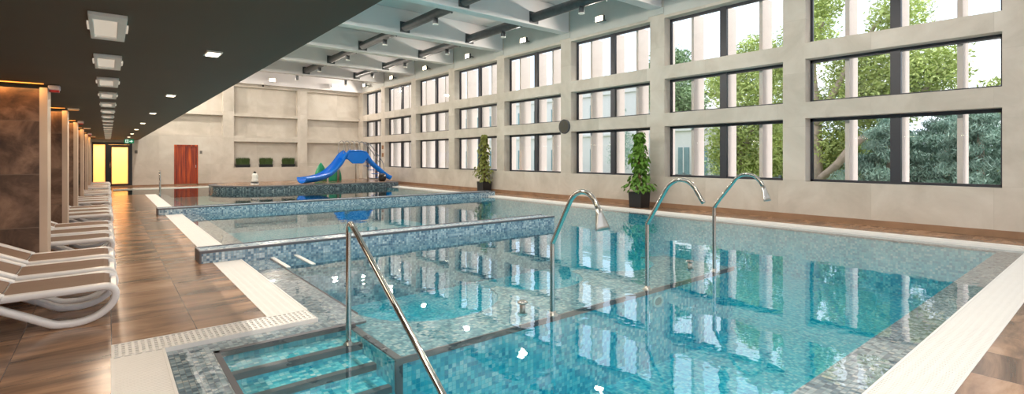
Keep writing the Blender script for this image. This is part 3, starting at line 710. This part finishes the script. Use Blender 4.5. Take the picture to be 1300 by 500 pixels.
# entry handrail: post, tight bend, long slope down the steps
rail([(1.63, 4.29, -.13), (1.63, 4.29, .4), (1.63, 4.29, .78), (1.63, 4.288, .87), (1.63, 4.27, .915), (1.63, 4.235, .93), (1.63, 4.19, .91), (1.63, 4.1, .86), (1.63, 3.5, .50), (1.63, 2.9, .135), (1.63, 2.35, -.2), (1.63, 2.27, -.25), (1.63, 2.25, -.32), (1.63, 2.25, -.95)],
     'stainless handrail sloping down beside the pool steps', .023, [(1.63, 4.29, -.13)])
rail([(1.66, 25.1, -.05), (1.66, 25.1, .5), (1.665, 25.2, .85), (1.68, 25.4, .95), (1.70, 25.6, .87), (1.73, 26.0, .4), (1.745, 26.2, -.05)], 'thin stainless handrail at the far left corner of the third pool', .03)

def spout(x, h1, arch, label, fan=True, k=1.0):
    y = 3.64
    t = tag(empty('water_spout', (x, y, -.075)), label, 'water spout', 'curved steel water spouts')
    pts = [(x, y, -.075), (x, y, .2), (x, y, h1 - .05), (x, y - .01, h1), (x, y - .05, h1 + .07), (x, y - .23 * k, arch - .13), (x, y - .29 * k, arch - .05), (x, y - .36 * k, arch - .008), (x, y - .43 * k, arch), (x, y - .50 * k, arch - .02), (x, y - .56 * k, arch - .075), (x, y - .60 * k, arch - .14)]
    if not fan: pts.append((x, y - .66 * k, arch - .24))
    MB().tube(catmull(pts, 5), .024, 14).build('pipe', 'steel', t)
    MB().lathe(x, y, [(.055, -.074), (.055, -.06), (.034, -.05), (.034, -.03)], 18).build('base_flange', 'steel_satin', t)
    if fan:
        a = Vector(pts[-1]); d = Vector((0, -.30, -.95)).normalized(); m_ = MB()
        sd = Vector((1, 0, 0)); nn = d.cross(sd)
        secs = [(0, .027, .027), (.05, .04, .024), (.16, .09, .016), (.20, .102, .013)]
        vs = []
        for s_, w1, w2 in secs:
            c_ = a + d * s_
            for q in range(12):
                th = 2 * PI * q / 12; vs.append(c_ + sd * w1 * math.copysign(abs(math.cos(th)) ** .7, math.cos(th)) + nn * w2 * math.sin(th))
        fs = [(i * 12 + q, i * 12 + (q + 1) % 12, (i + 1) * 12 + (q + 1) % 12, (i + 1) * 12 + q) for i in range(3) for q in range(12)] + [tuple(range(12)), tuple(36 + q for q in range(12))]
        m_.add(vs, fs, True).build('fan_nozzle', 'steel_satin', t)
    return t
spout(3.45, .66, 1.18, 'stainless water spout with fan nozzle nearest the steps', True)
spout(5.0, .72, 1.25, 'stainless water spout with plain open tip, middle of three', False, 1.1)
spout(6.52, .82, 1.28, 'stainless water spout with fan nozzle nearest the windows', True, 1.1)
def button(x, y, label):
    t = tag(empty('push_button', (x, y, -.075)), label, 'push button', 'steel push buttons on the pool bench')
    MB().lathe(x, y, [(.03, -.076), (.03, .02)], 16).build('stem', 'steel_satin', t); MB().lathe(x, y, [(.05, .02), (.054, .035), (.04, .045)], 18).build('cap', 'steel', t)
button(3.28, 3.9, 'steel push button rising from the water left of the nearest spout'); button(6.42, 3.95, 'steel push button rising from the water between the last two spouts')
# round underwater light on the bench front
t = tag(empty('underwater_light', (5.16, 3.6, -.23)), 'pale round underwater light on the bench front below the middle spout', 'underwater light')
plain('ring_blue', S(190, 236, 238), .4)
MB().tube([(5.16 + .085 * math.cos(2 * PI * k / 24), 3.60, -.23 + .06 * math.sin(2 * PI * k / 24)) for k in range(24)], .014, 8, closed=True).build('bezel', 'ring_blue', t)
n_ = 24; pp_ = [(5.16 + .075 * math.cos(2 * PI * k / n_), -.23 + .05 * math.sin(2 * PI * k / n_)) for k in range(n_)]
MB().add([(a_, 3.605, b_) for a_, b_ in pp_] + [(a_, 3.63, b_) for a_, b_ in pp_], [tuple(range(n_)), tuple(range(2 * n_ - 1, n_ - 1, -1))] + [(i, (i + 1) % n_, n_ + (i + 1) % n_, n_ + i) for i in range(n_)]).build('lens', 'dark_glass', t)
# two white slotted inlets on the pool edge by the first curb
for x, nm in ((1.93, 'left'), (2.27, 'right')):
    tag(B(x, x + .06, 7.4, 8.27, -.05, -.022).build('overflow_inlet', 'grate_white', bevel=.005), f'{nm} small white bar inlet at the waterline before the first curb', 'inlet')

# ------------------------------------------------------------------ potted climbers by the window wall
def climber(x, y, s, h, label, leafmat, n, seed):
    rnd = random.Random(seed)
    t = tag(empty('potted_plant', (x, y, 0)), label, 'potted plant', 'tall potted climbers by the windows')
    m_ = MB(); a = s / 2
    m_.add([(x - a * .92, y - a * .92, .0), (x + a * .92, y - a * .92, .0), (x + a * .92, y + a * .92, .0), (x - a * .92, y + a * .92, .0), (x - a, y - a, s), (x + a, y - a, s), (x + a, y + a, s), (x - a, y + a, s),
            (x - a + .03, y - a + .03, s), (x + a - .03, y - a + .03, s), (x + a - .03, y + a - .03, s), (x - a + .03, y + a - .03, s), (x - a + .03, y - a + .03, s - .05), (x + a - .03, y - a + .03, s - .05), (x + a - .03, y + a - .03, s - .05), (x - a + .03, y + a - .03, s - .05)],
           [(3, 2, 1, 0)] + [(i, (i + 1) % 4, 4 + (i + 1) % 4, 4 + i) for i in range(4)] + [(4 + i, 4 + (i + 1) % 4, 8 + (i + 1) % 4, 8 + i) for i in range(4)] + [(8 + i, 8 + (i + 1) % 4, 12 + (i + 1) % 4, 12 + i) for i in range(4)])
    m_.build('pot', 'planter_black', t)
    B(x - a + .03, x + a - .03, y - a + .03, y + a - .03, s - .07, s - .04).build('soil', 'soil', t)
    MB().tube([(x, y, s - .05), (x, y, h - .25)], .035, 8).build('moss_pole', 'stem', t)
    st = MB()
    for k in range(4):
        ph = k * 1.6; st.tube([(x + .06 * math.cos(ph + j * .7), y + .06 * math.sin(ph + j * .7), s - .05 + (h - s - .1) * j / 12) for j in range(13)], .011, 6)
    st.build('vine', 'stem', t)
    lf = MB()
    for k in range(n):
        f = rnd.random(); z = s + .02 + (h - s) * f
        wd = .20 + .20 * abs(math.sin(z * 3.3 + seed)) + (.1 if f < .3 else 0); wd *= (1.12 - .55 * f)
        th = rnd.uniform(0, 2 * PI); rr = wd * (.25 + .75 * rnd.random())
        c0 = Vector((min(x + rr * math.cos(th), 12.93), y + rr * math.sin(th), z)); od = Vector((math.cos(th), math.sin(th), -rnd.uniform(.5, 1.8))).normalized()
        sd = od.cross(Vector((rnd.uniform(-.3, .3), rnd.uniform(-.3, .3), 1))).normalized(); nn = sd.cross(od)
        l_ = rnd.uniform(.10, .17); w1 = l_ * .38
        lf.add([c0 - od * l_ * .4, c0 - od * l_ * .15 + sd * w1 + nn * .015, c0 + od * l_ * .25 + sd * w1 * .8 + nn * .01, c0 + od * l_ * .65 - nn * .01, c0 + od * l_ * .25 - sd * w1 * .8 + nn * .01, c0 - od * l_ * .15 - sd * w1 + nn * .015, c0 - nn * .012 + od * l_ * .1],
               [(0, 1, 6), (1, 2, 6), (2, 3, 6), (3, 4, 6), (4, 5, 6), (5, 0, 6)])
    lf.build('foliage', leafmat, t, fix=False)
climber(12.55, 9.42, .46, 2.22, 'tall green climber in a black cube pot before the second window pier', 'leaf', 620, 3)
climber(12.75, 17.75, .46, 2.45, 'tall yellowing climber in a black pot further along the window wall', 'leaf_yellow', 520, 8)

# grass boxes in the niche
for k, x in enumerate((5.78, 7.02, 8.28)):
    nm = ('leftmost', 'middle', 'rightmost')[k]; y = YF + .16
    t = tag(empty('grass_planter', (x, y, .93)), f'{nm} dark planter box of spiky green grass in the wall niche', 'planter', 'grass planters in the niche')
    z0 = .93
    m_ = MB(); m_.box(x + .0, x + .72, y - .1, y + .1, z0, z0 + .16); m_.box(x - .02, x + .74, y - .12, y + .12, z0 + .13, z0 + .17); m_.build('box', 'planter_black', t)
    g = MB(); rnd = random.Random(k)
    for q in range(620):
        bx_, by_ = x + rnd.uniform(.03, .69), y + rnd.uniform(-.08, .08); h = rnd.uniform(.28, .46); dx, dy = rnd.uniform(-.09, .09), rnd.uniform(-.05, .05); w_ = .008
        g.add([(bx_ - w_, by_, z0 + .15), (bx_ + w_, by_, z0 + .15), (bx_ + dx * .4 + w_, by_ + dy * .4, z0 + .15 + h * .6), (bx_ + dx, by_ + dy, z0 + .15 + h), (bx_ + dx * .4 - w_, by_ + dy * .4, z0 + .15 + h * .6)], [(0, 1, 2, 3, 4)])
    g.build('grass', 'grass_leaf', t, fix=False)

# ------------------------------------------------------------------ slide
ZI = .335
t = tag(empty('water_slide', (10, 26, ZI)), 'blue double water slide with steel rails on the raised island', 'water slide')
def chute(path, wid, name, prof_h=.20):
    pp = catmull(path, 6); prof = []
    for th in range(0, 181, 15): prof.append((-wid * math.cos(R(th)), prof_h * (1 - math.sin(R(th)) ** .8)))
    inner = [(a * .9, b + .035) for a, b in prof[::-1]]
    MB().sweep(pp, prof + inner, up=(0, 0, 1)).build(name, 'blue_slide', t)
Y0 = 25.6
chute([(9.72, Y0, 1.78), (9.45, Y0 - .05, 1.58), (9.15, Y0 - .15, 1.20), (8.7, Y0 - .35, .80), (8.2, Y0 - .65, .53), (7.65, Y0 - .95, .40), (7.1, Y0 - 1.2, .35), (6.85, Y0 - 1.3, .345)], .36, 'left_chute', .27)
chute([(10.3, Y0 - .1, 1.8), (10.5, Y0 - .1, 1.56), (10.75, Y0 - .15, 1.24), (11.2, Y0 - .3, .82), (11.55, Y0 - .45, .5), (11.8, Y0 - .55, .35)], .27, 'right_chute', .22)
m_ = MB()
fy = Y0 - .38
m_.add([(9.55, fy, 1.93), (10.38, fy, 1.93), (10.58, fy - .05, 1.62), (10.3, fy - .08, 1.28), (9.72, fy - .08, 1.28), (9.42, fy - .05, 1.56)] +
       [(9.55, fy + .08, 1.93), (10.38, fy + .08, 1.93), (10.58, fy + .05, 1.62), (10.3, fy + .05, 1.28), (9.72, fy + .05, 1.28), (9.42, fy + .05, 1.56)],
       [(0, 1, 2, 3, 4, 5), (11, 10, 9, 8, 7, 6)] + [(i, (i + 1) % 6, 6 + (i + 1) % 6, 6 + i) for i in range(6)])
m_.build('front_panel', 'blue_slide', t, bevel=.02)
B(9.2, 10.45, Y0 - .3, Y0 + .7, 1.5, 1.6).build('platform', 'blue_slide', t, bevel=.03)
m_ = MB(); m_.tube([(9.5, Y0 - .35, 1.9), (9.75, Y0 - .37, 1.96), (10.15, Y0 - .37, 1.96), (10.42, Y0 - .35, 1.9)], .05, 10); m_.build('top_lip', 'blue_slide', t)
for x, y in ((9.35, Y0 + .6), (10.3, Y0 + .6), (9.0, Y0 - .2), (10.75, Y0)): MB().tube([(x, y, ZI), (x, y, 1.5 if y > Y0 else 1.05)], .03, 8).build('post', 'steel_satin', t)
for k in range(5):          # hoops over the platform
    x = 9.2 + .28 * k
    MB().tube(catmull([(x, Y0 + .25, 1.6), (x, Y0 + .25, 2.2), (x + .06, Y0 + .25, 2.42), (x + .2, Y0 + .3, 2.5), (x + .34, Y0 + .35, 2.42), (x + .4, Y0 + .35, 2.2), (x + .4, Y0 + .35, 1.6)], 3), .018, 6).build('guard_hoop', 'steel', t)
for yy in (Y0 + .25, Y0 + .75):  # stair rails
    MB().tube(catmull([(10.5, yy, 2.46), (10.9, yy, 2.4), (11.3, yy, 1.95), (11.7, yy, 1.4), (11.8, yy, 1.0), (11.8, yy, ZI)], 4), .022, 7).build('stair_rail', 'steel', t)
    for k in range(6):
        x = 10.6 + .2 * k; MB().tube([(x, yy, 2.42 - .17 * k - (.02 * k)), (x, yy, max(1.5 - .22 * k, ZI))], .013, 6).build('baluster', 'steel', t)
for k in range(5): B(10.55 + .24 * k, 10.79 + .24 * k, Y0 + .25, Y0 + .75, 1.33 - .22 * k, 1.36 - .22 * k).build('stair_tread', 'blue_slide', t)
# green petal shapes
def petal(x, y, h, w_, label):
    n = 20; pr = []
    for k in range(n + 1):
        f = k / n; pr.append((w_ * (math.sin(PI * min(1, (1 - f) * .58 + .0)) ** .75), f))
    o = MB(); seg = 16; vs = []
    for r_, f in pr:
        for q in range(seg): vs.append((x + r_ * math.cos(2 * PI * q / seg), y + r_ * .45 * math.sin(2 * PI * q / seg), ZI + h * f))
    fs = [(i * seg + q, i * seg + (q + 1) % seg, (i + 1) * seg + (q + 1) % seg, (i + 1) * seg + q) for i in range(n) for q in range(seg)] + [tuple(range(seg))[::-1]]
    t2 = tag(empty('water_toy', (x, y, ZI)), label, 'water toy', 'green water toys by the slide')
    o.add(vs, fs, True).build('body', 'green_plastic', t2)
    MB().tube([(x + w_ * .2, y - w_ * .5, ZI + .02), (x + w_ * .15, y - w_ * .42, ZI + h * .6), (x, y - w_ * .1, ZI + h * .97)], .025, 6).build('rib', 'green_plastic', t2)
petal(8.55, 26.7, 1.0, .34, 'left of two green pointed water toys behind the blue slide'); petal(9.25, 26.5, 1.0, .36, 'right of two green pointed water toys behind the blue slide')
# figures
t = tag(empty('penguin_figure', (4.95, 24.3, ZI)), 'small white statuette with dark bands on the island edge', 'figure')
fx_, fy_ = 5.02, 23.6
MB().lathe(fx_, fy_, [(.17, ZI - .0), (.18, ZI + .06), (.16, ZI + .09)], 18).build('plinth', 'figure_white', t)
MB().lathe(fx_, fy_, [(.15, ZI + .09), (.165, ZI + .12), (.15, ZI + .15)], 18).build('dark_band', 'figure_black', t)
MB().lathe(fx_, fy_, [(.14, ZI + .15), (.15, ZI + .22), (.12, ZI + .3), (.11, ZI + .38), (.125, ZI + .45), (.1, ZI + .52), (.05, ZI + .55)], 18).build('body', 'figure_white', t)
MB().sphere((fx_, fy_, ZI + .58), .06).build('head', 'figure_black', t)
MB().sphere((fx_ + .08, fy_ - .05, ZI + .4), .06, sc=(1, .6, 1.3)).build('arm', 'figure_white', t)
fx_, fy_ = 11.05, 24.4
t = tag(empty('toy_figure', (fx_, fy_, ZI)), 'dark rounded black figure below the right chute of the slide', 'figure')
MB().lathe(fx_, fy_, [(.13, ZI), (.2, ZI + .08), (.21, ZI + .22), (.17, ZI + .36), (.08, ZI + .42)], 18).build('body', 'figure_black', t)
MB().sphere((fx_ - .1, fy_ - .12, ZI + .3), .09).build('head', 'figure_black', t)
MB().sphere((fx_ + .07, fy_ - .17, ZI + .3), .045).build('patch', 'figure_white', t)

# everything on the island stands on its paving
for o in bpy.data.objects:
    if o.parent is None and o.name.split('.')[0] in ('water_slide', 'water_toy', 'toy_figure', 'penguin_figure'):
        o.location += Vector((.45, 1.0, -.1)) if 'penguin' not in o.name else Vector((.2, 1.6, -.1))
